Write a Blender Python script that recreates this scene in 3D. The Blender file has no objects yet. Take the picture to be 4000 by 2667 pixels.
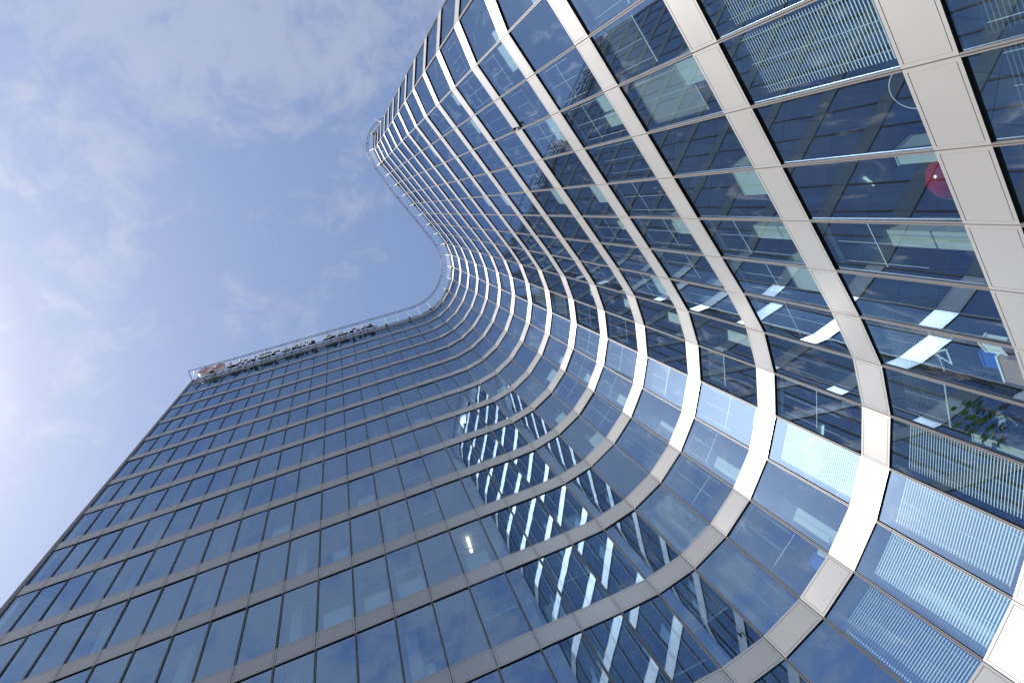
import bpy, bmesh, math, random
from mathutils import Vector, Matrix
from mathutils.geometry import tessellate_polygon

random.seed(11)
sc = bpy.context.scene
COL = sc.collection
S = 3.8                      # metres per storey
EYE = 1.65
Z0 = 16.5118                 # roof band lower edge above the eye, storeys

# ------------------------------------------------------------ camera
R = ((0.950115, 0.109655, -0.29199), (-0.17609, 0.961279, -0.21198), (0.257439, 0.252821, 0.932634))
cam_d = bpy.data.cameras.new("camera")
cam = bpy.data.objects.new("camera", cam_d)
COL.objects.link(cam)
cam_d.sensor_width = 36.0
cam_d.lens = 36.0 * 2228.05 / 4000.0
cam_d.clip_start = 0.05
cam_d.clip_end = 6000
rx, ry, rz = Vector(R[0]), -Vector(R[1]), -Vector(R[2])
M = Matrix(((rx.x, ry.x, rz.x, 0), (rx.y, ry.y, rz.y, 0), (rx.z, ry.z, rz.z, EYE), (0, 0, 0, 1)))
cam.matrix_world = M
sc.camera = cam

# ------------------------------------------------------------ light
SUN_AZ, SUN_EL = math.radians(173.4), math.radians(44)   # azimuth counted from +X towards +Y
sd = Vector((math.cos(SUN_AZ) * math.cos(SUN_EL), math.sin(SUN_AZ) * math.cos(SUN_EL), math.sin(SUN_EL)))
ld = bpy.data.lights.new("sun", 'SUN')
ld.energy = 5.0
ld.angle = math.radians(0.53)
ld.color = (1.0, 0.97, 0.93)
sun = bpy.data.objects.new("sun", ld)
COL.objects.link(sun)
sun.rotation_euler = (-sd).to_track_quat('-Z', 'Y').to_euler()
sun.location = (-30, 10, 90)

w = bpy.data.worlds.new("World")
sc.world = w
w.use_nodes = True
NT = w.node_tree
NT.nodes.clear()
def N(nt, typ, **kw):
    n = nt.nodes.new(typ)
    for k, v in kw.items():
        if k.startswith('i_'):
            n.inputs[k[2:].replace('_', ' ')].default_value = v
        else:
            setattr(n, k, v)
    return n
def L(nt, a, b): nt.links.new(a, b)
def math_n(nt, op, a, b=None, c=None, clamp=False):
    n = nt.nodes.new('ShaderNodeMath'); n.operation = op; n.use_clamp = clamp
    for i, x in enumerate((a, b, c)):
        if x is None: continue
        if isinstance(x, (int, float)): n.inputs[i].default_value = x
        else: nt.links.new(x, n.inputs[i])
    return n.outputs[0]
sky = N(NT, 'ShaderNodeTexSky', sky_type='NISHITA', sun_disc=False)
sky.sun_elevation = SUN_EL
sky.sun_rotation = math.pi / 2 - SUN_AZ
sky.air_density = 1.15
sky.dust_density = 1.0
sky.ozone_density = 3.5
sky.altitude = 200
tc = N(NT, 'ShaderNodeTexCoord')
sep = N(NT, 'ShaderNodeSeparateXYZ')
L(NT, tc.outputs['Generated'], sep.inputs[0])
zc = math_n(NT, 'MAXIMUM', sep.outputs[2], 0.08)
px = math_n(NT, 'DIVIDE', sep.outputs[0], zc)
py = math_n(NT, 'DIVIDE', sep.outputs[1], zc)
comb = N(NT, 'ShaderNodeCombineXYZ')
L(NT, px, comb.inputs[0]); L(NT, py, comb.inputs[1])
def cloud_noise(scale, detail, rough, dist, off):
    mp = N(NT, 'ShaderNodeMapping')
    mp.inputs['Location'].default_value = off
    L(NT, comb.outputs[0], mp.inputs[0])
    nz = N(NT, 'ShaderNodeTexNoise')
    nz.inputs['Scale'].default_value = scale
    nz.inputs['Detail'].default_value = detail
    nz.inputs['Roughness'].default_value = rough
    nz.inputs['Distortion'].default_value = dist
    L(NT, mp.outputs[0], nz.inputs['Vector'])
    return nz.outputs[0]
n1 = cloud_noise(11.0, 12, 0.64, 0.35, (3.1, 1.7, 0.4))
n2 = cloud_noise(1.6, 3, 0.5, 0.2, (7.3, 2.2, 1.4))
# where this day's clouds stand: (x/z, y/z, radius, weight)
BUMPS = ((-.268, -.252, .075, .30), (-.17, -.29, .10, .15), (-.367, -.174, .035, .20), (-.255, -.11, .03, .16),
         (.06, -.23, .12, .20), (.10, .03, .05, .06), (-.293, -.05, .035, .14), (-.03, -.20, .07, .10),
         (-.95, .25, .30, .22), (-1.6, -.2, .5, .25), (-.5, -.7, .35, .20), (.3, -.9, .5, .16), (-1.02, .12, .16, .25), (-1.35, .35, .25, .2), (0, -.6, .2, .2), (-.42, -.48, .10, .25), (.22, -.5, .12, .25), (-.9, -1.2, .5, .2))
acc = None
for bx, by, br, bw in BUMPS:
    bw *= 0.65
    dx = math_n(NT, 'SUBTRACT', px, bx); dy = math_n(NT, 'SUBTRACT', py, by)
    d2 = math_n(NT, 'ADD', math_n(NT, 'MULTIPLY', dx, dx), math_n(NT, 'MULTIPLY', dy, dy))
    g = math_n(NT, 'MULTIPLY', math_n(NT, 'EXPONENT', math_n(NT, 'MULTIPLY', d2, -1.0 / (2 * br * br))), bw)
    acc = g if acc is None else math_n(NT, 'ADD', acc, g)
dens = math_n(NT, 'ADD', math_n(NT, 'MULTIPLY', n1, 1.0), math_n(NT, 'MULTIPLY', n2, 0.30))
dens = math_n(NT, 'ADD', dens, acc)
mr = N(NT, 'ShaderNodeMapRange')
mr.inputs[1].default_value = 0.70; mr.inputs[2].default_value = 0.98
mr.interpolation_type = 'SMOOTHSTEP'
L(NT, dens, mr.inputs[0])
dt0 = N(NT, 'ShaderNodeVectorMath', operation='DOT_PRODUCT')
L(NT, tc.outputs['Generated'], dt0.inputs[0]); dt0.inputs[1].default_value = sd
near = math_n(NT, 'POWER', math_n(NT, 'MAXIMUM', dt0.outputs['Value'], 0.0), 45.0)
sm = N(NT, 'ShaderNodeMapRange'); sm.inputs[1].default_value = 0.30; sm.inputs[2].default_value = 0.55; sm.inputs[4].default_value = 0.32   # thicker cloud lower in the south
L(NT, math_n(NT, 'MULTIPLY', py, -1.0), sm.inputs[0]); south = sm.outputs[0]
cf = math_n(NT, 'MULTIPLY', mr.outputs[0], math_n(NT, 'ADD', math_n(NT, 'MULTIPLY_ADD', near, 0.30, 0.31), south))
hz = N(NT, 'ShaderNodeMix', data_type='RGBA')           # clear sky -> cloud
L(NT, cf, hz.inputs[0])
tint = N(NT, 'ShaderNodeMix', data_type='RGBA', blend_type='MULTIPLY')
tint.inputs[0].default_value = 1.0
tint.inputs[7].default_value = (1.04, 1.0, 1.01, 1)
# thin high haze evens the sky out: the glare round the sun is spread, the far side lifted
lum = N(NT, 'ShaderNodeRGBToBW'); L(NT, sky.outputs[0], lum.inputs[0])
kk = math_n(NT, 'DIVIDE', 1.70, math_n(NT, 'MULTIPLY_ADD', lum.outputs[0], 0.24, 1.0))
even = N(NT, 'ShaderNodeVectorMath', operation='SCALE'); L(NT, sky.outputs[0], even.inputs[0]); L(NT, kk, even.inputs['Scale'])
hs = N(NT, 'ShaderNodeHueSaturation'); hs.inputs['Saturation'].default_value = 0.90
L(NT, even.outputs[0], hs.inputs['Color']); L(NT, hs.outputs[0], tint.inputs[6])
dt = N(NT, 'ShaderNodeVectorMath', operation='DOT_PRODUCT')
L(NT, tc.outputs['Generated'], dt.inputs[0]); dt.inputs[1].default_value = sd
dtp = math_n(NT, 'POWER', math_n(NT, 'MAXIMUM', dt.outputs['Value'], 0.0), 15.0)
milk = N(NT, 'ShaderNodeMix', data_type='RGBA')          # milky air round the sun
L(NT, math_n(NT, 'MULTIPLY', dtp, 0.40), milk.inputs[0])
L(NT, tint.outputs[2], milk.inputs[6]); milk.inputs[7].default_value = (6.2, 6.9, 8.0, 1)
glow = N(NT, 'ShaderNodeVectorMath', operation='SCALE')   # aureole: the bright ring of sky just round the sun
glow.inputs[0].default_value = (1.12, 0.97, 0.90)
L(NT, math_n(NT, 'MULTIPLY', math_n(NT, 'POWER', math_n(NT, 'MAXIMUM', dt.outputs['Value'], 0.0), 70.0), 21.0), glow.inputs['Scale'])
sumg = N(NT, 'ShaderNodeVectorMath', operation='ADD')
L(NT, milk.outputs[2], sumg.inputs[0]); L(NT, glow.outputs[0], sumg.inputs[1])
L(NT, sumg.outputs[0], hz.inputs[6])
# clouds: lit brighter towards the sun
cb = math_n(NT, 'MULTIPLY_ADD', dtp, 6.0, 4.2)
cc = N(NT, 'ShaderNodeVectorMath', operation='SCALE')
cc.inputs[0].default_value = (1.0, 0.985, 1.02)
L(NT, cb, cc.inputs['Scale'])
L(NT, cc.outputs[0], hz.inputs[7])
bg = N(NT, 'ShaderNodeBackground')
bg.inputs[1].default_value = 0.07
L(NT, hz.outputs[2], bg.inputs[0])
wo = N(NT, 'ShaderNodeOutputWorld')
L(NT, bg.outputs[0], wo.inputs[0])

sc.view_settings.view_transform = 'Standard'
sc.view_settings.look = 'None'
sc.view_settings.exposure = 1.3
sc.view_settings.gamma = 1.0
sc.cycles.transparent_max_bounces = 24
sc.cycles.max_bounces = 10
sc.cycles.glossy_bounces = 6
sc.cycles.sample_clamp_indirect = 6.0

# ------------------------------------------------------------ materials
def mat(name):
    m = bpy.data.materials.new(name); m.use_nodes = True
    nt = m.node_tree; nt.nodes.clear()
    out = nt.nodes.new('ShaderNodeOutputMaterial')
    return m, nt, out
def principled(name, col, rough=0.5, metal=0.0, var=0.06, scale=3.0, spec=0.5, stretch=(1, 1, 1), bump=0.0):
    m, nt, out = mat(name)
    b = nt.nodes.new('ShaderNodeBsdfPrincipled')
    t = nt.nodes.new('ShaderNodeTexCoord')
    mp = nt.nodes.new('ShaderNodeMapping'); mp.inputs['Scale'].default_value = stretch
    nz = nt.nodes.new('ShaderNodeTexNoise'); nz.inputs['Scale'].default_value = scale; nz.inputs['Detail'].default_value = 5
    L(nt, t.outputs['Object'], mp.inputs[0]); L(nt, mp.outputs[0], nz.inputs['Vector'])
    cr = nt.nodes.new('ShaderNodeMapRange')
    cr.inputs[3].default_value = 1 - var; cr.inputs[4].default_value = 1 + var
    L(nt, nz.outputs[0], cr.inputs[0])
    sc_ = nt.nodes.new('ShaderNodeVectorMath'); sc_.operation = 'SCALE'
    sc_.inputs[0].default_value = col
    L(nt, cr.outputs[0], sc_.inputs['Scale'])
    L(nt, sc_.outputs[0], b.inputs['Base Color'])
    b.inputs['Metallic'].default_value = metal
    rr = nt.nodes.new('ShaderNodeMapRange')
    rr.inputs[3].default_value = max(0.02, rough - var * 0.8); rr.inputs[4].default_value = min(1, rough + var * 0.8)
    L(nt, nz.outputs[0], rr.inputs[0]); L(nt, rr.outputs[0], b.inputs['Roughness'])
    b.inputs['Specular IOR Level'].default_value = spec
    if bump:
        bp = nt.nodes.new('ShaderNodeBump'); bp.inputs['Strength'].default_value = bump; bp.inputs['Distance'].default_value = 0.02
        L(nt, nz.outputs[0], bp.inputs['Height']); L(nt, bp.outputs[0], b.inputs['Normal'])
    L(nt, b.outputs[0], out.inputs[0])
    return m

def glass_material():
    m, nt, out = mat("window_glass")
    t = nt.nodes.new('ShaderNodeTexCoord')
    # slow waviness of toughened panes
    nz = nt.nodes.new('ShaderNodeTexNoise'); nz.inputs['Scale'].default_value = 1.1; nz.inputs['Detail'].default_value = 1.0
    L(nt, t.outputs['Object'], nz.inputs['Vector'])
    bp = nt.nodes.new('ShaderNodeBump'); bp.inputs['Strength'].default_value = 0.10; bp.inputs['Distance'].default_value = 0.009
    L(nt, nz.outputs[0], bp.inputs['Height'])
    fr = nt.nodes.new('ShaderNodeFresnel'); fr.inputs['IOR'].default_value = 2.75
    L(nt, bp.outputs[0], fr.inputs['Normal'])
    ge = nt.nodes.new('ShaderNodeNewGeometry')
    L(nt, math_n(nt, 'MULTIPLY_ADD', ge.outputs['Backfacing'], 1 / 4.2 - 4.2, 4.2), fr.inputs['IOR'])   # same coating seen from either side
    tr = nt.nodes.new('ShaderNodeBsdfTransparent'); tr.inputs[0].default_value = (0.60, 0.74, 0.77, 1)
    gl = nt.nodes.new('ShaderNodeBsdfGlossy'); gl.inputs['Roughness'].default_value = 0.0
    gl.inputs[0].default_value = (0.45, 0.68, 1.0, 1)
    L(nt, bp.outputs[0], gl.inputs['Normal'])
    mx = nt.nodes.new('ShaderNodeMixShader')
    L(nt, fr.outputs[0], mx.inputs[0]); L(nt, tr.outputs[0], mx.inputs[1]); L(nt, gl.outputs[0], mx.inputs[2])
    # dried rain and cleaning smears
    n3 = nt.nodes.new('ShaderNodeTexNoise'); n3.inputs['Scale'].default_value = 1.0; n3.inputs['Detail'].default_value = 8; n3.inputs['Roughness'].default_value = 0.65
    n3.inputs['Distortion'].default_value = 0.7
    mp = nt.nodes.new('ShaderNodeMapping'); mp.inputs['Scale'].default_value = (2.2, 2.2, 0.7)
    L(nt, t.outputs['Object'], mp.inputs[0]); L(nt, mp.outputs[0], n3.inputs['Vector'])
    r3 = nt.nodes.new('ShaderNodeMapRange'); r3.inputs[1].default_value = 0.56; r3.inputs[2].default_value = 0.80
    r3.inputs[3].default_value = 0.0; r3.inputs[4].default_value = 0.09
    L(nt, n3.outputs[0], r3.inputs[0])
    pw = math_n(nt, 'ADD', r3.outputs[0], 0.005)
    df = nt.nodes.new('ShaderNodeBsdfDiffuse'); df.inputs[0].default_value = (0.72, 0.74, 0.74, 1)
    m2 = nt.nodes.new('ShaderNodeMixShader')
    L(nt, pw, m2.inputs[0]); L(nt, mx.outputs[0], m2.inputs[1]); L(nt, df.outputs[0], m2.inputs[2])
    L(nt, m2.outputs[0], out.inputs[0])
    return m

def ceiling_material():
    m, nt, out = mat("office_ceiling")
    b = nt.nodes.new('ShaderNodeBsdfPrincipled'); b.inputs['Roughness'].default_value = 0.85
    t = nt.nodes.new('ShaderNodeTexCoord')
    br = nt.nodes.new('ShaderNodeTexBrick'); br.offset = 0.0
    br.inputs['Scale'].default_value = 1.0
    br.inputs['Brick Width'].default_value = 1.2; br.inputs['Row Height'].default_value = 0.6
    br.inputs['Mortar Size'].default_value = 0.012
    br.inputs['Color1'].default_value = (0.36, 0.37, 0.38, 1); br.inputs['Color2'].default_value = (0.24, 0.25, 0.26, 1)
    br.inputs['Mortar'].default_value = (0.16, 0.17, 0.18, 1)
    mp = nt.nodes.new('ShaderNodeMapping'); mp.inputs['Rotation'].default_value = (0, 0, math.radians(-7))
    L(nt, t.outputs['Object'], mp.inputs[0]); L(nt, mp.outputs[0], br.inputs['Vector'])
    L(nt, br.outputs[0], b.inputs['Base Color'])
    L(nt, b.outputs[0], out.inputs[0])
    return m

MT = {}
MT['glass'] = glass_material()
MT['band'] = principled('band_aluminium', (0.298, 0.29, 0.282), 0.36, 0.5, 0.04, 0.8, stretch=(1, 1, 1))
MT['groove'] = principled('panel_groove', (0.15, 0.145, 0.14), 0.6)
MT['black'] = principled('black_gasket', (0.012, 0.012, 0.014), 0.7, 0.0, 0.06, 3.0, 0.1)
MT['mullion'] = principled('mullion_metal', (0.11, 0.102, 0.10), 0.5, 0.15, 0.05, 2.0, 0.25)
MT['ceiling'] = ceiling_material()
MT['carpet'] = principled('dark_carpet', (0.06, 0.065, 0.075), 0.95, 0, 0.2, 6)
MT['white'] = principled('white_paint', (0.42, 0.43, 0.38), 0.6, 0, 0.05, 1.5)
MT['wallgrey'] = principled('inner_wall_grey', (0.22, 0.235, 0.25), 0.8, 0, 0.25, 0.35, stretch=(1, 1, 0.2))
MT['blind'] = principled('blind_slat', (0.72, 0.70, 0.66), 0.45, 0.0, 0.04, 1.0)
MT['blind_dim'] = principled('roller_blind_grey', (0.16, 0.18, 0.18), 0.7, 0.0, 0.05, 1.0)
MT['cord'] = principled('blind_cord', (0.75, 0.76, 0.74), 0.5)
MT['darkmetal'] = principled('dark_metal', (0.06, 0.06, 0.065), 0.45, 0.6)
MT['railmetal'] = principled('rail_metal', (0.10, 0.095, 0.095), 0.5, 0.3)
MT['letter'] = principled('letter_metal', (0.85, 0.84, 0.82), 0.4, 0.1, 0.06, 3)
MT['lettside'] = principled('letter_side', (0.10, 0.10, 0.10), 0.5, 0.3)
MT['red'] = principled('sign_red', (0.48, 0.13, 0.10), 0.4)
MT['wall'] = principled('end_wall_cladding', (0.13, 0.13, 0.14), 0.5, 0.4, 0.08, 0.6)
MT['roof'] = principled('roof_gravel', (0.3, 0.3, 0.29), 0.95, 0, 0.3, 20)
MT['ground'] = principled('plaza_paving', (0.07, 0.07, 0.072), 0.9, 0, 0.2, 0.4)
MT['ball'] = principled('ball_red', (0.27, 0.004, 0.014), 0.13, 0, 0.03, 2)
MT['leaf'] = principled('leaf_green', (0.045, 0.10, 0.025), 0.45, 0, 0.35, 9)
MT['stem'] = principled('plant_stem', (0.10, 0.07, 0.04), 0.8)
MT['pot'] = principled('plant_pot', (0.62, 0.60, 0.56), 0.5)
MT['blue'] = principled('blue_plastic', (0.02, 0.10, 0.42), 0.4)
MT['card'] = principled('cardboard', (0.42, 0.24, 0.13), 0.8, 0, 0.1, 4)
MT['paper'] = principled('paper_white', (0.85, 0.85, 0.80), 0.7)
MT['screen'] = principled('screen_back', (0.62, 0.63, 0.63), 0.5)

m_, nt_, o_ = mat('roof_glass')
tr_ = nt_.nodes.new('ShaderNodeBsdfTransparent'); tr_.inputs[0].default_value = (0.80, 0.93, 0.95, 1)
gl_ = nt_.nodes.new('ShaderNodeBsdfGlossy'); gl_.inputs['Roughness'].default_value = 0.02
fr_ = nt_.nodes.new('ShaderNodeFresnel'); fr_.inputs['IOR'].default_value = 1.6
mx_ = nt_.nodes.new('ShaderNodeMixShader')
L(nt_, fr_.outputs[0], mx_.inputs[0]); L(nt_, tr_.outputs[0], mx_.inputs[1]); L(nt_, gl_.outputs[0], mx_.inputs[2]); L(nt_, mx_.outputs[0], o_.inputs[0])
MT['roofglass'] = m_
m_, nt_, o_ = mat('lit_tube')
e_ = nt_.nodes.new('ShaderNodeEmission'); e_.inputs[0].default_value = (1.0, 0.86, 0.52, 1); e_.inputs[1].default_value = 2.6
L(nt_, e_.outputs[0], o_.inputs[0]); MT['tube'] = m_

# ------------------------------------------------------------ mesh helpers
class MB:
    def __init__(s): s.v = []; s.f = []; s.m = []; s.smooth = False
    def quad(s, a, b, c, d, mi=0):
        k = len(s.v); s.v += [tuple(a), tuple(b), tuple(c), tuple(d)]; s.f.append((k, k + 1, k + 2, k + 3)); s.m.append(mi)
    def box(s, o, ax, ay, az, mi=0, mbot=None):
        """o = corner, ax ay az = edge vectors"""
        o, ax, ay, az = map(Vector, (o, ax, ay, az)); k = len(s.v)
        for q in (o, o + ax, o + ax + ay, o + ay): s.v.append(tuple(q))
        for q in (o, o + ax, o + ax + ay, o + ay): s.v.append(tuple(q + az))
        fl = [(0, 3, 2, 1), (4, 5, 6, 7), (0, 1, 5, 4), (1, 2, 6, 5), (2, 3, 7, 6), (3, 0, 4, 7)]
        if ax.cross(ay).dot(az) < 0: fl = [tuple(reversed(x)) for x in fl]
        for i, q in enumerate(fl):
            s.f.append(tuple(k + j for j in q)); s.m.append(mbot if (i == 0 and mbot is not None) else mi)
    def tube(s, pts, r, n=8, mi=0, closed=False, cap=True):
        pts = [Vector(p) for p in pts]; k0 = len(s.v); rings = len(pts)
        for i, p in enumerate(pts):
            a = pts[max(i - 1, 0)] if not closed else pts[i - 1]
            b = pts[min(i + 1, rings - 1)] if not closed else pts[(i + 1) % rings]
            d = (b - a).normalized()
            u = d.cross(Vector((0, 0, 1)));
            if u.length < 1e-3: u = d.cross(Vector((1, 0, 0)))
            u.normalize(); v = d.cross(u)
            rr = r[i] if isinstance(r, (list, tuple)) else r
            for j in range(n):
                t = 2 * math.pi * j / n
                s.v.append(tuple(p + u * (rr * math.cos(t)) + v * (rr * math.sin(t))))
        for i in range(rings if closed else rings - 1):
            for j in range(n):
                a = k0 + i * n + j; b = k0 + i * n + (j + 1) % n
                c = k0 + ((i + 1) % rings) * n + (j + 1) % n; d = k0 + ((i + 1) % rings) * n + j
                s.f.append((a, b, c, d)); s.m.append(mi)
        if cap and not closed:
            s.f.append(tuple(k0 + j for j in reversed(range(n)))); s.m.append(mi)
            s.f.append(tuple(k0 + (rings - 1) * n + j for j in range(n))); s.m.append(mi)
    def build(s, name, mats, parent=None, smooth=False, origin=None):
        if not isinstance(mats, (list, tuple)): mats = [mats]
        me = bpy.data.meshes.new(name)
        vv = s.v
        if origin is not None:
            o = Vector(origin); vv = [tuple(Vector(q) - o) for q in s.v]
        me.from_pydata(vv, [], s.f)
        for x in mats: me.materials.append(x)
        for p, mi in zip(me.polygons, s.m): p.material_index = mi; p.use_smooth = smooth
        me.update()
        ob = bpy.data.objects.new(name, me); COL.objects.link(ob)
        if origin is not None: ob.location = origin
        if parent is not None: ob.parent = parent
        return ob
def empty(name, loc, label, cat, group=None):
    o = bpy.data.objects.new(name, None); COL.objects.link(o); o.location = loc
    o.empty_display_size = 0.3
    return tag(o, label, cat, group)
def tag(o, label, cat, group=None):
    o['label'] = label; o['category'] = cat
    if group: o['group'] = group
    return o
def child(o, parent):
    """parent without moving: children of an Empty that has a location"""
    o.parent = parent
    o.matrix_parent_inverse = Matrix.Translation(-Vector(parent.location))
    return o

# ------------------------------------------------------------ the plan of the facade (storeys), mullion by mullion
PL = [(-4.4603, 4.0379), (-4.1786, 4.0068), (-3.8832, 3.9712), (-3.5787, 3.9353), (-3.2376, 3.8924), (-2.8923, 3.8489),
      (-2.5438, 3.8086), (-2.1983, 3.7661), (-1.8532, 3.7235), (-1.5083, 3.6798), (-1.1604, 3.6371), (-0.8097, 3.5928),
      (-0.465, 3.5505), (-0.1166, 3.5125), (0.2255, 3.4699), (0.5725, 3.4277), (0.9202, 3.3866), (1.2679, 3.3434),
      (1.6134, 3.3015), (1.9477, 3.2457), (2.287, 3.1203), (2.587, 2.9126), (2.8239, 2.6368), (2.9888, 2.3134),
      (3.071, 1.9579), (3.0551, 1.5947), (2.96, 1.2477), (2.7781, 0.9179), (2.5961, 0.6226), (2.4091, 0.328),
      (2.2222, 0.0297), (2.0375, -0.2659), (1.8478, -0.5632), (1.6668, -0.8529), (1.4856, -1.1512), (1.3636, -1.526),
      (1.4451, -1.921)]
x, y = PL[-1]
for a in (-48, -18, 8, 8, 8, 8, 8):
    x += 0.35 * math.cos(math.radians(a)); y += 0.35 * math.sin(math.radians(a)); PL.append((x, y))
PL = [Vector((a * S, b * S, 0)) for a, b in PL]
# true the straight left wing and the straight right wing
def straighten(i0, i1):
    a, b = PL[i0].copy(), PL[i1].copy(); d = (b - a).normalized()
    for i in range(i0, i1 + 1): PL[i] = a + d * (PL[i] - a).dot(d)
straighten(3, 18); straighten(27, 34)
NM = len(PL)
H = S
BH = 0.205 * S
NF = 17
def zf(F): return EYE + (Z0 - F) * H            # lower edge of band F
EV = [(PL[i + 1] - PL[i]).normalized() for i in range(NM - 1)]
NV = [Vector((e.y, -e.x, 0)) for e in EV]       # outward
LV = [(PL[i + 1] - PL[i]).length for i in range(NM - 1)]
def bis(m):
    a = NV[max(m - 1, 0)]; b = NV[min(m, NM - 2)]
    n = (a + b); n.normalize()
    return n, 1.0 / max(0.6, n.dot(b))
def off(m, d):
    n, k = bis(m); return PL[m] + n * (d * k)
UP = Vector((0, 0, 1))

def project(p):
    q = Vector(p) - Vector((0, 0, EYE))
    c = [sum(R[i][j] * q[j] for j in range(3)) for i in range(3)]
    if c[2] < 0.05: return None
    return (2000 + 2228.05 * c[0] / c[2], 1333.5 + 2228.05 * c[1] / c[2])
def clip_area(pts):
    P2 = [project(p) for p in pts]
    if any(p is None for p in P2): return 0
    for ax, lim, sg in ((0, 0, 1), (0, 4000, -1), (1, 0, 1), (1, 2667, -1)):
        o = []
        for i in range(len(P2)):
            a, b = P2[i - 1], P2[i]
            ia, ib = (a[ax] - lim) * sg >= 0, (b[ax] - lim) * sg >= 0
            if ia != ib:
                t = (lim - a[ax]) / (b[ax] - a[ax]); o.append((a[0] + (b[0] - a[0]) * t, a[1] + (b[1] - a[1]) * t))
            if ib: o.append(b)
        P2 = o
        if len(P2) < 3: return 0
    A = sum(P2[i - 1][0] * P2[i][1] - P2[i][0] * P2[i - 1][1] for i in range(len(P2))) / 2
    return A

# ------------------------------------------------------------ ground
g = MB(); g.quad((-1500, -1500, 0), (1500, -1500, 0), (1500, 1500, 0), (-1500, 1500, 0))
go = g.build('ground', MT['ground']); go['kind'] = 'structure'

# ------------------------------------------------------------ the tower
tower = empty('office_tower', (0, 0, 0), 'tall curved glass office tower with pale metal bands between its storeys', 'building')

def pane_corners(m, F):
    """glass field of storey below band F between mullion m and m+1"""
    zt = zf(F); zb = zf(F + 1) + BH if F < NF - 1 else 0.0
    return zt, zb
# ---- band panels
def band_mesh(mb, m, F):
    e, n, L_ = EV[m], NV[m], LV[m]
    z0 = zf(F); h = BH; J = 0.010
    o = PL[m]
    jit = random.uniform(-0.003, 0.003)
    k = len(mb.v)
    rings = ((0, 0), (0.055, 0), (0.058, -0.008), (0.064, -0.008), (0.067, -0.001))
    for ins, dep in rings:
        for u, z in ((J + ins, z0 + ins), (L_ - J - ins, z0 + ins), (L_ - J - ins, z0 + h - ins), (J + ins, z0 + h - ins)):
            mb.v.append(tuple(o + e * u + n * (dep + jit) + UP * z))
    for r in range(4):
        for j in range(4):
            a, b = k + r * 4 + j, k + r * 4 + (j + 1) % 4
            mb.f.append((a, b, b + 4, a + 4)); mb.m.append(1 if r in (1, 2) else 0)
    mb.f.append((k + 16, k + 17, k + 18, k + 19)); mb.m.append(0)
    # returns
    kb = len(mb.v)
    for u, z in ((J, z0), (L_ - J, z0), (L_ - J, z0 + h), (J, z0 + h)):
        mb.v.append(tuple(o + e * u - n * 0.10 + UP * z))
    for j in range(4):
        a, b = k + j, k + (j + 1) % 4
        mb.f.append((b, a, kb + j, kb + (j + 1) % 4)); mb.m.append(2 if j == 0 else 0)
    mb.f.append((kb + 3, kb + 2, kb + 1, kb)); mb.m.append(0)
cand = []
for m in range(NM - 1):
    for F in range(NF):
        A = [PL[m] + UP * zf(F), PL[m + 1] + UP * zf(F), PL[m + 1] + UP * (zf(F) + BH), PL[m] + UP * (zf(F) + BH)]
        cand.append((abs(clip_area(A)) if clip_area(A) * 1 < 0 or clip_area(A) > 0 else 0, m, F))
cand.sort(reverse=True)
bandmats = [MT['band'], MT['groove'], MT['black']]
rest = MB()
for i, (ar, m, F) in enumerate(cand):
    if i < 100:
        mb = MB(); band_mesh(mb, m, F); mb.build('facade_panel', bandmats, tower)
    else: band_mesh(rest, m, F)
ro = rest.build('facade_panel', bandmats, tower); ro['kind'] = 'stuff'
# backing of the open joints
for F in range(NF):
    jb = MB()
    for m in range(NM - 1):
        a, b = off(m, -0.03), off(m + 1, -0.03)
        z0, z1 = zf(F) + 0.01, zf(F) + BH - 0.01
        jb.quad(a + UP * z0, b + UP * z0, b + UP * z1, a + UP * z1)
    jb.build('joint_backing', MT['black'], tower)

# ---- glass
def glass_mesh(mb, m, F):
    zt, zb = pane_corners(m, F); e, n, L_ = EV[m], NV[m], LV[m]
    t1, t2 = random.gauss(0, 0.0036), random.gauss(0, 0.0022)
    c = []
    for u, z in ((0, zb), (L_, zb), (L_, zt), (0, zt)):
        d = -0.045 + t1 * (z - (zb + zt) / 2) + t2 * (u - L_ / 2)
        base = PL[m] if u == 0 else PL[m + 1]
        nb, k = bis(m if u == 0 else m + 1)
        c.append(base + nb * (d * k) + UP * z)
    mb.quad(*c)
cand = []
for m in range(NM - 1):
    for F in range(NF):
        zt, zb = pane_corners(m, F)
        A = [PL[m] + UP * zb, PL[m + 1] + UP * zb, PL[m + 1] + UP * zt, PL[m] + UP * zt]
        cand.append((abs(clip_area(A)), m, F))
cand.sort(reverse=True)
rest = MB()
for i, (ar, m, F) in enumerate(cand):
    if i < 100:
        mb = MB(); glass_mesh(mb, m, F); mb.build('window_pane', MT['glass'], tower)
    else: glass_mesh(rest, m, F)
ro = rest.build('window_pane', MT['glass'], tower); ro['kind'] = 'stuff'

# ---- black reveal under each band, thin sill trim above each band
for F in range(NF):
    mb = MB()
    for m in range(NM - 1):
        a0, b0 = off(m, -0.034), off(m + 1, -0.034)
        a1, b1 = off(m, -0.08), off(m + 1, -0.08)
        z1 = zf(F) - 0.002; z0 = z1 - 0.020
        mb.quad(a0 + UP * z0, b0 + UP * z0, b0 + UP * z1, a0 + UP * z1)
        mb.quad(a1 + UP * z0, b1 + UP * z0, b0 + UP * z0, a0 + UP * z0)
    mb.build('head_reveal', MT['black'], tower)

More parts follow.
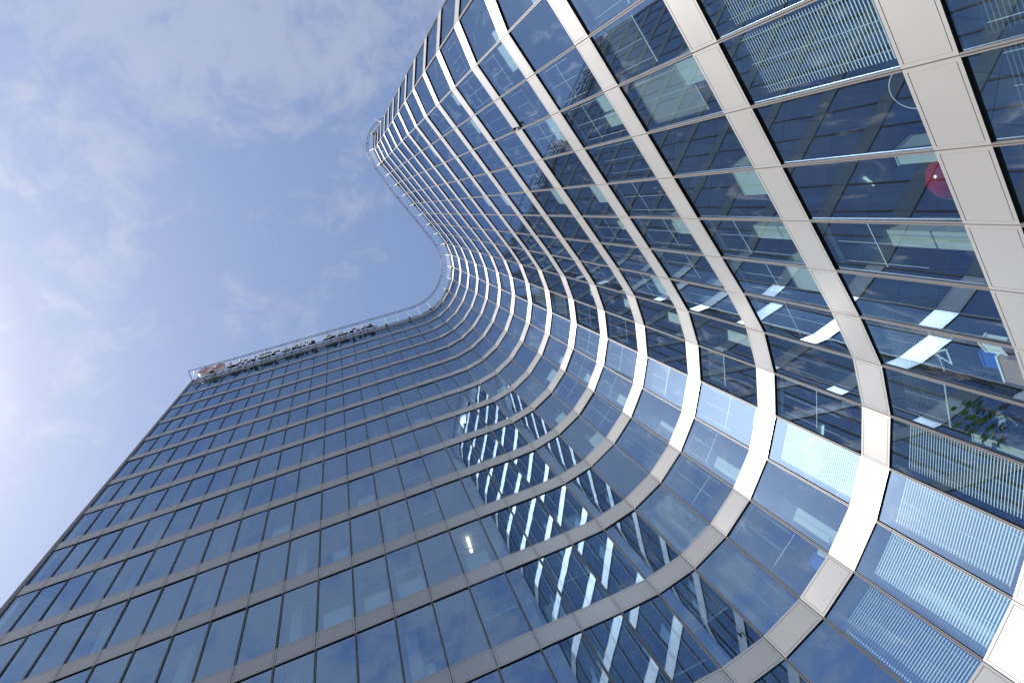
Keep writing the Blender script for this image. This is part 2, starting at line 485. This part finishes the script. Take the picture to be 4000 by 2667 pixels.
# ---- mullions
for m in range(NM):
    mb = MB(); n, _ = bis(m); t = Vector((-n.y, n.x, 0))
    for F in range(NF):
        zt, zb = pane_corners(m, F)
        zt -= 0.003; zb += 0.003
        o = PL[m] - t * 0.032 - n * 0.10
        mb.box(o + UP * zb, t * 0.064, n * 0.070, UP * (zt - zb), 1)
        mb.box(PL[m] - t * 0.030 - n * 0.030 + UP * zb, t * 0.022, n * 0.032, UP * (zt - zb), 0)
        mb.box(PL[m] + t * 0.008 - n * 0.030 + UP * zb, t * 0.022, n * 0.032, UP * (zt - zb), 0)
        if F > 0: pass
    mb.build('mullion', [MT['mullion'], MT['black']], tower)

# ---- outline for slabs
back = [Vector((4.6 * S, 6.2 * S, 0)), Vector((-4.0 * S, 7.6 * S, 0))]
def slab(name, z0, z1, mt, mtop, inset=0.13):
    ring = [off(m, -inset) for m in range(NM)] + [b.copy() for b in back]
    tri = tessellate_polygon([[Vector((p.x, p.y, 0)) for p in ring]])
    nr = len(ring)
    vs = [tuple(p + UP * z0) for p in ring] + [tuple(p + UP * z1) for p in ring]
    fs, mi = [], []
    for t in tri:
        a, b, c = t
        if (ring[b] - ring[a]).cross(ring[c] - ring[a]).z < 0: a, c = c, a
        fs.append((c, b, a)); mi.append(0); fs.append((a + nr, b + nr, c + nr)); mi.append(1)
    for i in range(nr):
        j = (i + 1) % nr; fs.append((i, j, j + nr, i + nr)); mi.append(0)
    me = bpy.data.meshes.new(name); me.from_pydata(vs, [], fs)
    for p, q in zip(me.polygons, mi): p.material_index = q
    me.materials.append(mt); me.materials.append(mtop)
    o = bpy.data.objects.new(name, me); COL.objects.link(o); o.parent = tower
    return o
for F in range(1, NF):
    slab('floor_slab', zf(F) + 0.06, zf(F) + 0.62, MT['ceiling'], MT['carpet'])
slab('roof_slab', zf(0) + 0.06, zf(0) + 0.70, MT['ceiling'], MT['roof'])
ZR = zf(0) + BH

# ---- back and end walls
def wall_between(name, a, b, z0, z1, th, mt):
    d = (b - a).normalized(); n = Vector((d.y, -d.x, 0))
    mb = MB(); mb.box(a + UP * z0 - n * th, d * (b - a).length, n * th, UP * (z1 - z0)); return mb.build(name, mt, tower)
wall_between('end_wall', back[1], PL[0] - EV[0] * 0.02 + Vector((0, 0.32, 0)), 0, ZR + 1.0, 0.2, MT['wall'])
wall_between('end_wall', back[0], back[1], 0, ZR + 1.0, 0.2, MT['wall'])
wall_between('end_wall', PL[-1] + Vector((0, 0.3, 0)), back[0], 0, ZR + 1.0, 0.2, MT['wall'])
mb = MB()                                                    # corner trim at the left end
e, n = EV[0], NV[0]
for F in range(NF):
    zt = zf(F) + BH if F else zf(0) + BH + 1.15
    zb = zf(F + 1) + BH + 0.012 if F < NF - 1 else 0
    mb.box(PL[0] - e * 0.30 - n * 0.30 + UP * zb, e * 0.255, n * 0.31, UP * (zt - zb))
mb.build('corner_trim', MT['wall'], tower)
# ---- inner partition and columns
mb = MB()
iw = [off(m, -4.6) for m in range(0, 34)]
for i in range(33):
    a, b = iw[i], iw[i + 1]
    mb.quad(a, b, b + UP * (zf(0)), a + UP * (zf(0)))
mb.build('inner_wall', MT['wallgrey'], tower)
for m in (1, 4, 7, 10, 13, 16, 19, 22, 25, 28, 31, 34):
    n, _ = bis(m); t = Vector((-n.y, n.x, 0))
    mb = MB(); c = PL[m] - n * 0.95 + t * 0.32
    mb.box(c - t * 0.20 - n * 0.20, t * 0.40, n * 0.40, UP * zf(0))
    mb.build('column', MT['white'], tower)

# ---- blinds
def frame(m, F):
    zt, zb = pane_corners(m, F)
    return PL[m], EV[m], NV[m], LV[m], zt, zb
def blind(m, F, u0=0.04, u1=0.96, d0=0.02, d1=0.97, tilt=38, pitch=0.062, wd=0.058):
    o, e, n, L_, zt, zb = frame(m, F); h = zt - zb
    mb = MB(); ct, st = math.cos(math.radians(tilt)), math.sin(math.radians(tilt))
    z = zt - d0 * h
    z1 = zt - d1 * h
    a = o + e * (u0 * L_) - n * 0.26; w_ = e * ((u1 - u0) * L_)
    while z > z1:
        p = a + UP * z
        v = n * (wd / 2 * ct) - UP * (wd / 2 * st)
        q = p - v; r = p + v
        mb.quad(q, q + w_, r + w_, r)
        z -= pitch
    mb.box(a - n * 0.02 + UP * (z1 - 0.03), w_, n * 0.04, UP * 0.03, 0)
    for fu in (0.12, 0.5, 0.88):
        c = a + w_ * fu + n * 0.034 + UP * z1
        mb.box(c, e * 0.006, n * 0.004, UP * (zt - d0 * h - z1), 1)
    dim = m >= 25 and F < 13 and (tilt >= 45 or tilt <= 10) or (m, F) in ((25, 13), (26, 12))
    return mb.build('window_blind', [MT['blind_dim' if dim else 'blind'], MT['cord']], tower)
def cords(m, F, drop, cross):
    """a blind wound up to its cords and bottom bar"""
    o, e, n, L_, zt, zb = frame(m, F); h = zt - zb
    mb = MB(); a = o + e * (0.06 * L_) - n * 0.2; w_ = e * (0.88 * L_)
    for fu in (0.06, 0.5, 0.94):
        mb.box(a + w_ * fu + UP * (zt - drop * h), e * 0.009, n * 0.006, UP * (drop * h - 0.02), 0)
    mb.box(a + UP * (zt - cross * h), w_, n * 0.014, UP * 0.018, 0)
    mb.box(a - n * 0.03 + UP * (zt - 0.10), w_, n * 0.06, UP * 0.08, 0)
    return mb.build('blind_cords', MT['cord'], tower)
used = set(); rb = random.Random(5)
BL = [ # mullion, storey, drop0, drop1, tilt
    (31, 14, .05, .97, 61), (32, 14, .05, .97, 61), (33, 14, .05, .9, 61), (32, 13, .06, .50, 40), (33, 13, .05, .55, 45),
    (30, 15, .10, .98, 25), (31, 15, .06, .95, 25), (24, 14, .10, .98, 52), (23, 14, .10, .92, 55), (22, 14, .10, .96, 66), (21, 14, .12, .98, 50),
    (23, 13, .10, .95, 76), (25, 14, .09, .40, 35), (26, 14, .05, .42, 30), (24, 12, .08, .36, 40), (23, 11, .10, .45, 60),
    (23, 8, .05, .95, 60), (24, 8, .05, .60, 50), (24, 7, .05, .8, 50), (21, 11, .08, .95, 52), (22, 7, .08, .85, 55), (21, 6, .08, .8, 55),
    (34, 10, .10, .55, 65), (35, 11, .10, .9, 50), (32, 11, .10, .50, 60), (32, 10, .03, .97, 50), (31, 10, .03, .97, 50), (32, 9, .05, .85, 50),
    (31, 9, .05, .42, 55), (31, 8, .05, .45, 55), (30, 8, .05, .5, 55), (32, 8, .05, .5, 55), (30, 9, .03, .45, 55), (33, 7, .05, .8, 55),
    (34, 6, .05, .5, 55), (35, 8, .05, .8, 55), (33, 5, .05, .7, 55), (27, 11, .05, .95, 50), (26, 9, .05, .5, 50), (24, 5, .05, .8, 60), (24, 4, .05, .7, 60),
    (25, 13, .06, .95, 8), (26, 12, .1, .9, 8), (30, 12, .05, .9, 8), (31, 13, .05, .75, 8), (29, 15, .05, .9, 10), (28, 15, .05, .95, 10),
    (14, 9, .03, .55, 55), (13, 11, .03, .4, 55), (17, 12, .03, .45, 45), (18, 13, .03, .8, 40), (19, 10, .03, .9, 40), (12, 7, .05, .97, 55), (15, 11, .04, .45, 55),
    (13, 5, .1, .9, 55), (10, 8, .1, .8, 55), (16, 13, .05, .6, 50), (18, 9, .05, .7, 45), (10, 12, .05, .5, 55), (7, 10, .05, .8, 55), (17, 8, .05, .9, 55), (18, 6, .05, .8, 55),
    (20, 13, .06, .97, 8), (20, 12, .1, .9, 8), (20, 8, .05, .9, 40)]
for m, F, d0, d1, tl in BL:
    used.add((m, F)); blind(m, F, 0.05, 0.95, d0, d1, tl)
for m in range(0, 20):
    for F in range(1, 14):
        if (m, F) not in used and rb.random() < 0.24:
            used.add((m, F)); blind(m, F, 0.05, 0.95, .05, rb.choice((.3, .5, .9)), 52)
for m in range(26, 34):
    for F in range(8, 16):
        if (m, F) not in used and random.random() < 0.6:
            cords(m, F, random.uniform(.45, .95), random.uniform(.35, .6))
for m in (21, 22, 23, 24):
    for F in range(8, 15):
        if (m, F) not in used and random.random() < 0.5:
            cords(m, F, random.uniform(.45, .95), random.uniform(.35, .6))

# ---- sill cabinets (built in)
def inplace(m, F, u, depth, z=0.0):
    """a point inside the room: u = 0..1 along the pane, depth behind the facade, z above the floor"""
    o, e, n, L_, zt, zb = frame(m, F)
    return o + e * (u * L_) - n * depth + UP * (zf(F + 1) + 0.62 + z)
def cabinet(m, F, u0, u1, h, depth=0.42, front=0.13):
    h = h * 0.55 + 0.55 if m < 20 else h + 0.10 + max(0, 13 - F) * 0.045
    o, e, n, L_, zt, zb = frame(m, F)
    mb = MB(); p = inplace(m, F, u0, front + depth)
    mb.box(p, e * ((u1 - u0) * L_), n * depth, UP * h)
    mb.box(p + UP * h - e * 0.01 - n * 0.01, e * ((u1 - u0) * L_ + 0.02), n * (depth + 0.02), UP * 0.025)
    return mb.build('sill_cabinet', MT['white'], tower)
CB = [(29, 14, .80, .98, .80), (29, 13, .45, 1.0, .95), (31, 13, .55, .98, .9), (31, 12, .6, 1.0, .8), (27, 13, .35, .95, .9), (31, 11, .35, 1.0, .9),
      (29, 11, .4, .98, .9), (29, 10, .4, .98, .9), (29, 8, .4, .98, .85), (29, 7, .4, .98, .85), 
      (33, 11, .3, .95, .85), (32, 9, .4, .98, .8), (32, 6, .4, .95, .8), (33, 9, .5, .98, .8), 
      (25, 14, .02, .16, 1.3), (20, 10, .55, .98, .9), (20, 9, .3, .7, .7), (19, 7, .4, .9, .9), (21, 8, .3, .8, .8),
      (13, 11, .2, .92, 1.0), (12, 11, .25, .95, 1.0), (11, 11, .15, .9, .95), (15, 11, .15, .8, 1.05), (11, 10, .4, .9, .8), (12, 9, .3, .9, .8), (15, 7, .2, .8, .8),
      (14, 6, .3, .9, .8), (9, 9, .3, .9, .8), (18, 11, .2, .7, .9), (16, 12, .5, .9, .8), (28, 12, .5, .98, .8), (26, 11, .3, .9, .8)]
for c in CB: cabinet(*c)

# lit fluorescent tube in one room
o, e, n, L_, zt, zb = frame(15, 11)
mb = MB(); p = inplace(15, 11, 0.45, 0.62, 3.08)
mb.box(p, -n * 0.75, e * 0.11, UP * 0.05)
mb.build('ceiling_lamp', MT['tube'], tower)

# ------------------------------------------------------------ roof edge: posts, glass, crane rail
def roofpt(m, o, z): return off(m, o * S) + UP * (zf(0) + z * S)
for m in range(0, 41):
    n, _ = bis(m); t = Vector((-n.y, n.x, 0))
    if m < 17 and m % 2: continue
    mb = MB()
    if m >= 16:
        a, b = roofpt(m, 0.015, 0.20), roofpt(m, 0.11, 0.62)
        mb.tube([a, a.lerp(b, .5), b], [0.045, 0.035, 0.022], 6)
        if m % 2 == 0: mb.box(a - t * 0.22 - n * 0.05, t * 0.18, n * 0.25, UP * 0.5, 1)
    else:
        a, b = roofpt(m, -0.02, 0.20), roofpt(m, 0.03, 0.5)
        mb.tube([a, b], 0.06, 6, 1)
    c = roofpt(m, 0.235, 0.76)
    mb.tube([b, c], 0.018, 5, 1)
    mb.build('roof_post', [MT['white'], MT['railmetal']], tower)
mb = MB()
for m in range(15, 40):
    a, b = roofpt(m, 0.03, 0.26), roofpt(m + 1, 0.03, 0.26); c, d = roofpt(m + 1, 0.11, 0.60), roofpt(m, 0.11, 0.60)
    mb.quad(a, b, c, d)
mb.build('roof_balustrade', MT['roofglass'], tower)
mb = MB()
for oo, zz in ((0.0, .245), (0.02, .31)):
    mb.tube([roofpt(m, oo, zz) for m in range(0, 41)], 0.035, 6)
mb.build('roof_edge_rail', MT['railmetal'], tower)
# parapet behind
mb = MB()
for m in range(NM - 1):
    a, b = off(m, -0.25), off(m + 1, -0.25)
    z0, z1 = ZR - 0.2, ZR + 0.55
    mb.quad(a + UP * z0, b + UP * z0, b + UP * z1, a + UP * z1)
    a2, b2 = off(m, -0.45), off(m + 1, -0.45)
    mb.quad(a + UP * z1, b + UP * z1, b2 + UP * z1, a2 + UP * z1)
mb.build('parapet', MT['wall'], tower)
# rail path (storeys): an even line round the whole roof edge
rp = [(PL[0] / S - EV[0] * 0.13) + NV[0] * 0.235]
for m in range(1, 33): rp.append(off(m, 0.235 * S) / S)
rp += [Vector(q + (0,)) for q in ((1.501, -.759), (1.253, -1.184), (1.18, -1.468), (1.203, -1.70), (1.289, -1.938), (1.421, -2.134), (1.685, -2.34), (2.1, -2.48), (2.6, -2.42), (3.4, -2.3))]
def smooth(P_, k):
    for _ in range(k):
        Q = [P_[0]]
        for i in range(len(P_) - 1): Q += [P_[i] * .75 + P_[i + 1] * .25, P_[i] * .25 + P_[i + 1] * .75]
        P_ = Q + [P_[-1]]
    return P_
rp = smooth(rp, 2)
zr = zf(0) + 0.75 * S
outer = [p * S + UP * zr for p in rp]
inner = []
for i, p in enumerate(rp):
    d = (rp[min(i + 1, len(rp) - 1)] - rp[max(i - 1, 0)]).normalized()
    inner.append((p - Vector((d.y, -d.x, 0)) * 0.042) * S + UP * (zr + 0.03))
mb = MB(); mb.tube(outer, 0.034, 6); mb.build('crane_rail', MT['railmetal'], tower)
mb = MB(); mb.tube(inner[4:], 0.028, 6); mb.build('crane_rail', MT['railmetal'], tower)
mb = MB()
for i in range(6, len(outer), 5): mb.tube([outer[i], inner[i]], 0.035, 5)
mb.tube([outer[0], PL[0] - NV[0] * 0.6 - EV[0] * 0.2 + UP * (zf(0) + .5 * S)], 0.035, 5)
mb.build('rail_rung', MT['railmetal'], tower)

# ------------------------------------------------------------ rooftop sign
e0, n0 = (PL[18] - PL[3]).normalized(), None
n0 = Vector((e0.y, -e0.x, 0))
base0 = PL[0] + n0 * 0.38
sign = empty('rooftop_sign', base0 + UP * (zf(0) + 0.33 * S), 'long metal letter sign with red disc along the roof edge', 'sign')
SW = Matrix((( e0.x, 0, n0.x, 0), (e0.y, 0, n0.y, 0), (0, 1, 0, 0), (0, 0, 0, 1)))   # local x along wall, y up, z outward
def put(ob, s, z):
    p = base0 + e0 * (s * S) + UP * (zf(0) + z * S)
    ob.matrix_world = Matrix.Translation(p) @ SW
    ob.parent = sign; ob.matrix_parent_inverse = Matrix.Translation(-Vector(sign.location))
def text_mesh(ch):
    cu = bpy.data.curves.new('glyph', 'FONT'); cu.body = ch; cu.size = 1.0; cu.extrude = 0.07; cu.offset = 0.018; cu.bevel_depth = 0.0
    to = bpy.data.objects.new('glyph', cu); COL.objects.link(to)
    bpy.context.view_layer.update()
    dg = bpy.context.evaluated_depsgraph_get()
    me = bpy.data.meshes.new_from_object(to.evaluated_get(dg))
    bpy.data.objects.remove(to); bpy.data.curves.remove(cu)
    return me
def word(txt, s0, s1, z, cap):
    ms = [text_mesh(c) for c in txt]
    ext = []
    for me in ms:
        xs = [v.co.x for v in me.vertices]; ext.append((min(xs), max(xs)))
    gap = 0.07
    tot = sum(b - a for a, b in ext) + gap * (len(ms) - 1)
    ch = max(v.co.y for v in ms[0].vertices)
    kx = (s1 - s0) * S / tot; ky = cap * S / ch
    cx = 0
    for me, (a, b) in zip(ms, ext):
        for v in me.vertices:
            v.co = Vector(((v.co.x - a) * kx, v.co.y * ky, v.co.z * 1.2))
        me.materials.clear(); me.materials.append(MT['letter']); me.materials.append(MT['lettside'])
        for p in me.polygons: p.material_index = 0 if p.normal.z > 0.9 else 1
        ob = bpy.data.objects.new('letter', me); COL.objects.link(ob)
        put(ob, s0 + cx * kx / S, z)
        cx += b - a + gap
word('UniCredit', .88, 3.32, .35, .55)
word('Bank', 3.58, 5.03, .35, .55)
# disc with a slanted stroke
mb = MB(); nseg = 48; rr = .36 * S
k = len(mb.v)
for zz in (-.18, .18):
    for i in range(nseg):
        t = 2 * math.pi * i / nseg; mb.v.append((rr * math.cos(t), rr * math.sin(t), zz))
for i in range(nseg):
    j = (i + 1) % nseg; mb.f.append((k + i, k + j, k + nseg + j, k + nseg + i)); mb.m.append(1)
mb.f.append(tuple(k + nseg + i for i in range(nseg))); mb.m.append(0)
mb.f.append(tuple(k + i for i in reversed(range(nseg)))); mb.m.append(1)
d = mb.build('disc', [MT['red'], MT['letter']]); put(d, .47, .66)
mb = MB()
for pts in (((-.30, -.88), (-.02, -.88), (.42, .62), (.14, .62)), ((.14, .62), (.42, .62), (.12, .72), (-.34, .36)), ((-.34, .36), (-.10, .30), (.10, .46), (.14, .62))):
    q = [Vector((a * rr, b * rr, .205)) for a, b in pts]; mb.quad(*q)
st = mb.build('disc_stroke', MT['letter']); put(st, .47, .66)
mb = MB()
for zz in (.06, .30): mb.box((-.3 * S, zz * S, -.34), (5.1 * S, 0, 0), (0, .07, 0), (0, 0, .07))
for i in range(24): mb.box((-.25 * S + i * .215 * S, -.12 * S, -.33), (.06, 0, 0), (0, .45 * S, 0), (0, 0, .05))
fr = mb.build('sign_frame', MT['darkmetal']); put(fr, .35, .30)
for i in range(9):
    mb = MB(); mb.box((0, 0, 0), (.38, 0, 0), (0, .12, 0), (0, 0, .2))
    fx = mb.build('floodlight_box', MT['darkmetal']); put(fx, .5 + i * .55, .245)

# ------------------------------------------------------------ things in the rooms
def sphere(mb, c, r, nu=28, nv=16, sq=(1, 1, 1)):
    k = len(mb.v)
    for i in range(nv + 1):
        t = math.pi * i / nv
        for j in range(nu):
            p = 2 * math.pi * j / nu
            mb.v.append((c[0] + r * sq[0] * math.sin(t) * math.cos(p), c[1] + r * sq[1] * math.sin(t) * math.sin(p), c[2] + r * sq[2] * math.cos(t)))
    for i in range(nv):
        for j in range(nu):
            a = k + i * nu + j; b = k + i * nu + (j + 1) % nu
            mb.f.append((a, a + nu, b + nu, b)); mb.m.append(0)
p = inplace(29, 14, .46, .45, .385)
root = empty('exercise_ball', p - UP * .385, 'large dark red exercise ball resting against the window', 'exercise ball')
mb = MB(); sphere(mb, (0, 0, .385), .385, 40, 24)
o = mb.build('ball_skin', MT['ball'], root, True)
mb = MB(); mb.tube([(0, 0, .768), (0, 0, .774)], .016, 10); mb.build('valve', MT['pot'], root)
# hoop
p = inplace(30, 14, .66, .36, .37)
mb = MB(); e, n = EV[30], NV[30]
mb.tube([e * (.36 * math.cos(t)) + n * (.06 * math.sin(t)) + UP * (.36 * math.sin(t)) for t in [2 * math.pi * i / 48 for i in range(48)]], .009, 8, closed=True)
o = mb.build('exercise_hoop', MT['paper'], None, True); o.location = p
tag(o, 'thin pale exercise hoop leaning in the window above the red ball', 'hoop')

def plant(m, F, u, dep, z, h, spread, label, nl, big=False):
    p = inplace(m, F, u, dep, z)
    root = empty('potted_plant', p, label, 'plant')
    mb = MB()
    mb.tube([(0, 0, 0), (0, 0, .12), (0, 0, .26)], [.10, .125, .15], 14); mb.build('plant_pot', MT['pot'], root, False)
    st, lf = MB(), MB()
    for i in range(nl):
        a = random.uniform(0, 6.28); rr = spread * math.sqrt(random.random()); hh = .24 + h * (0.25 + .75 * random.random())
        tip = Vector((rr * math.cos(a), rr * math.sin(a), hh))
        if i % 3 == 0: st.tube([Vector((0, 0, .22)), Vector((tip.x * .4, tip.y * .4, .24 + (hh - .24) * .6)), tip], .006, 5)
        ll = random.uniform(.09, .17) * (1.7 if big else 1)
        d = Vector((math.cos(a), math.sin(a), random.uniform(-.5, .5))).normalized(); sdv = d.cross(UP).normalized() * ll * .28
        lf.quad(tip, tip + d * ll * .5 + sdv, tip + d * ll + UP * -.02, tip + d * ll * .5 - sdv)
    st.build('stem', MT['stem'], root); lf.build('foliage', MT['leaf'], root)
plant(25, 14, .52, .80, .30, 1.0, .85, 'big bushy houseplant on the pale sill cabinet at the right edge', 420, True)
plant(20, 9, .5, .55, .72, .6, .42, 'round leafy plant above a pale cabinet in the curved bay', 110)
plant(20, 12, .78, .6, 0, 1.0, .4, 'tall thin leafy plant in a dark lower window of the curve', 90)
plant(29, 12, .2, .6, 0, 1.3, .35, 'sparse bare twiggy plant behind glass on the long right wing', 26)
plant(21, 13, .95, .5, .45, .45, .22, 'small white flowering pot plant in the window with a blue box', 40)

def simple_box(m, F, u, dep, z, size, mt, name, label, cat, rot=0.0, lid=None):
    p = inplace(m, F, u, dep, z); e, n = EV[m], NV[m]
    root = empty(name, p, label, cat)
    c, s_ = math.cos(rot), math.sin(rot); ee, nn = e * c + n * s_, n * c - e * s_
    mb = MB(); a, b, h = size
    mb.box(-ee * a / 2 - nn * b / 2, ee * a, nn * b, UP * h); mb.build('body', MT[mt], root)
    mb = MB(); mb.box(-ee * (a / 2 + .012) - nn * (b / 2 + .012) + UP * (h + .002), ee * (a + .024), nn * (b + .024), UP * .04); mb.build('lid', MT[lid or mt], root)
    return root
simple_box(26, 14, .34, .50, 0, (.62, .42, .74), 'card', 'storage_box', 'large orange brown carton below the blue folder box', 'box', lid='paper')
simple_box(26, 14, .40, .50, .79, (.36, .28, .30), 'blue', 'folder_box', 'bright blue folder box standing on brown carton', 'box')
simple_box(26, 14, .66, .45, .62, (.30, .22, .36), 'paper', 'paper_bag', 'white crumpled paper bag beside the blue folder box', 'bag', .3)
simple_box(21, 13, .72, .55, .45, (.34, .26, .30), 'blue', 'toy_box', 'small blue box by the flowering plant in the curved bay', 'box')
simple_box(15, 13, .70, .6, .5, (.5, .35, .3), 'card', 'archive_box', 'brown archive carton on a sill of the left wing', 'box')
simple_box(18, 12, .6, .6, .5, (.55, .4, .3), 'card', 'packing_box', 'tan packing carton in the dark corner window', 'box')
# triangle of paper stuck inside the window
o_, e, n, L_, zt, zb = frame(26, 14)
p = o_ + e * (.46 * L_) - n * .16 + UP * (zb + .47 * (zt - zb))
mb = MB()
tri = [Vector((-.30, 0, 0)), Vector((.30, 0, 0)), Vector((0, 0, .55))]
for i in range(3):
    a, b = tri[i], tri[(i + 1) % 3]
    for k in range(9):
        q = a.lerp(b, k / 9)
        mb.box(e * (q.x * .62 - .02 + random.uniform(-.012, .012)) + UP * (q.z * .62 - .02) - n * .004, e * .036, n * .008, UP * .036)
o = mb.build('paper_triangle', MT['paper']); o.location = p
tag(o, 'jagged pale paper triangle outline hung inside the window glass', 'decoration')
# whiteboard on legs
p = inplace(13, 12, .35, 1.3, 0); e, n = EV[13], NV[13]
root = empty('flip_chart', p, 'white flip chart board on thin legs in left wing room', 'flip chart')
mb = MB(); mb.box(-e * .36 + UP * .95, e * .72, n * .03, UP * 1.0); mb.build('board', MT['paper'], root)
for s_ in (-.30, .30):
    mb = MB(); mb.tube([e * s_ + n * .05, e * s_ * .8 - n * .02 + UP * 1.9], .015, 6); mb.build('leg', MT['railmetal'], root)
mb = MB(); mb.tube([-n * .5, -n * .03 + UP * 1.9], .015, 6); mb.build('leg', MT['railmetal'], root)
# monitors
def monitor(m, F, u, dep, z, label):
    p = inplace(m, F, u, dep, z); e, n = EV[m], NV[m]
    root = empty('computer_monitor', p, label, 'monitor')
    mb = MB(); mb.box(-e * .27 + UP * .16, e * .54, n * .035, UP * .34); mb.build('screen', MT['screen'], root)
    mb = MB(); mb.box(-e * .03 - n * .03, e * .06, n * .03, UP * .3); mb.build('stand', MT['screen'], root)
    mb = MB(); mb.box(-e * .12 - n * .1, e * .24, n * .18, UP * .015); mb.build('foot', MT['screen'], root)
monitor(20, 10, .35, .7, .75, 'pale monitor back beside a white cabinet in the curved bay')
monitor(13, 10, .35, .8, .75, 'pale monitor back in a dim window of the left wing')
monitor(9, 10, .5, .8, .75, 'faint monitor back behind left wing glass, nearer the outer corner')
# soft toy
p = inplace(23, 12, .92, .45, .55)
root = empty('soft_toy', p, 'small white soft toy sitting in a bright window of the curve', 'toy')
mb = MB(); sphere(mb, (0, 0, .10), .11, 14, 10, (1, .9, 1)); sphere(mb, (0, 0, .27), .085, 14, 10)
for a, b in ((-.05, .35), (.05, .35)): sphere(mb, (a, 0, b), .035, 10, 8)
mb.build('toy_body', MT['white'], root, True)
simple_box(23, 12, .72, .5, .25, (.55, .4, .26), 'paper', 'office_printer', 'white desk printer next to the soft toy', 'printer', lid='screen')
# camera on the facade
p = PL[32] + EV[32] * .12 + NV[32] * .02 + UP * (zf(11) + .34)
root = empty('security_camera', p, 'tiny black security camera fixed on a pale metal band', 'security camera')
e, n = EV[32], NV[32]
mb = MB(); mb.tube([n * 0, n * .10], .03, 8); mb.build('bracket', MT['darkmetal'], root)
mb = MB(); mb.tube([n * .12 + UP * .12, n * .12 - UP * .16], .055, 12); mb.build('housing', MT['black'], root)
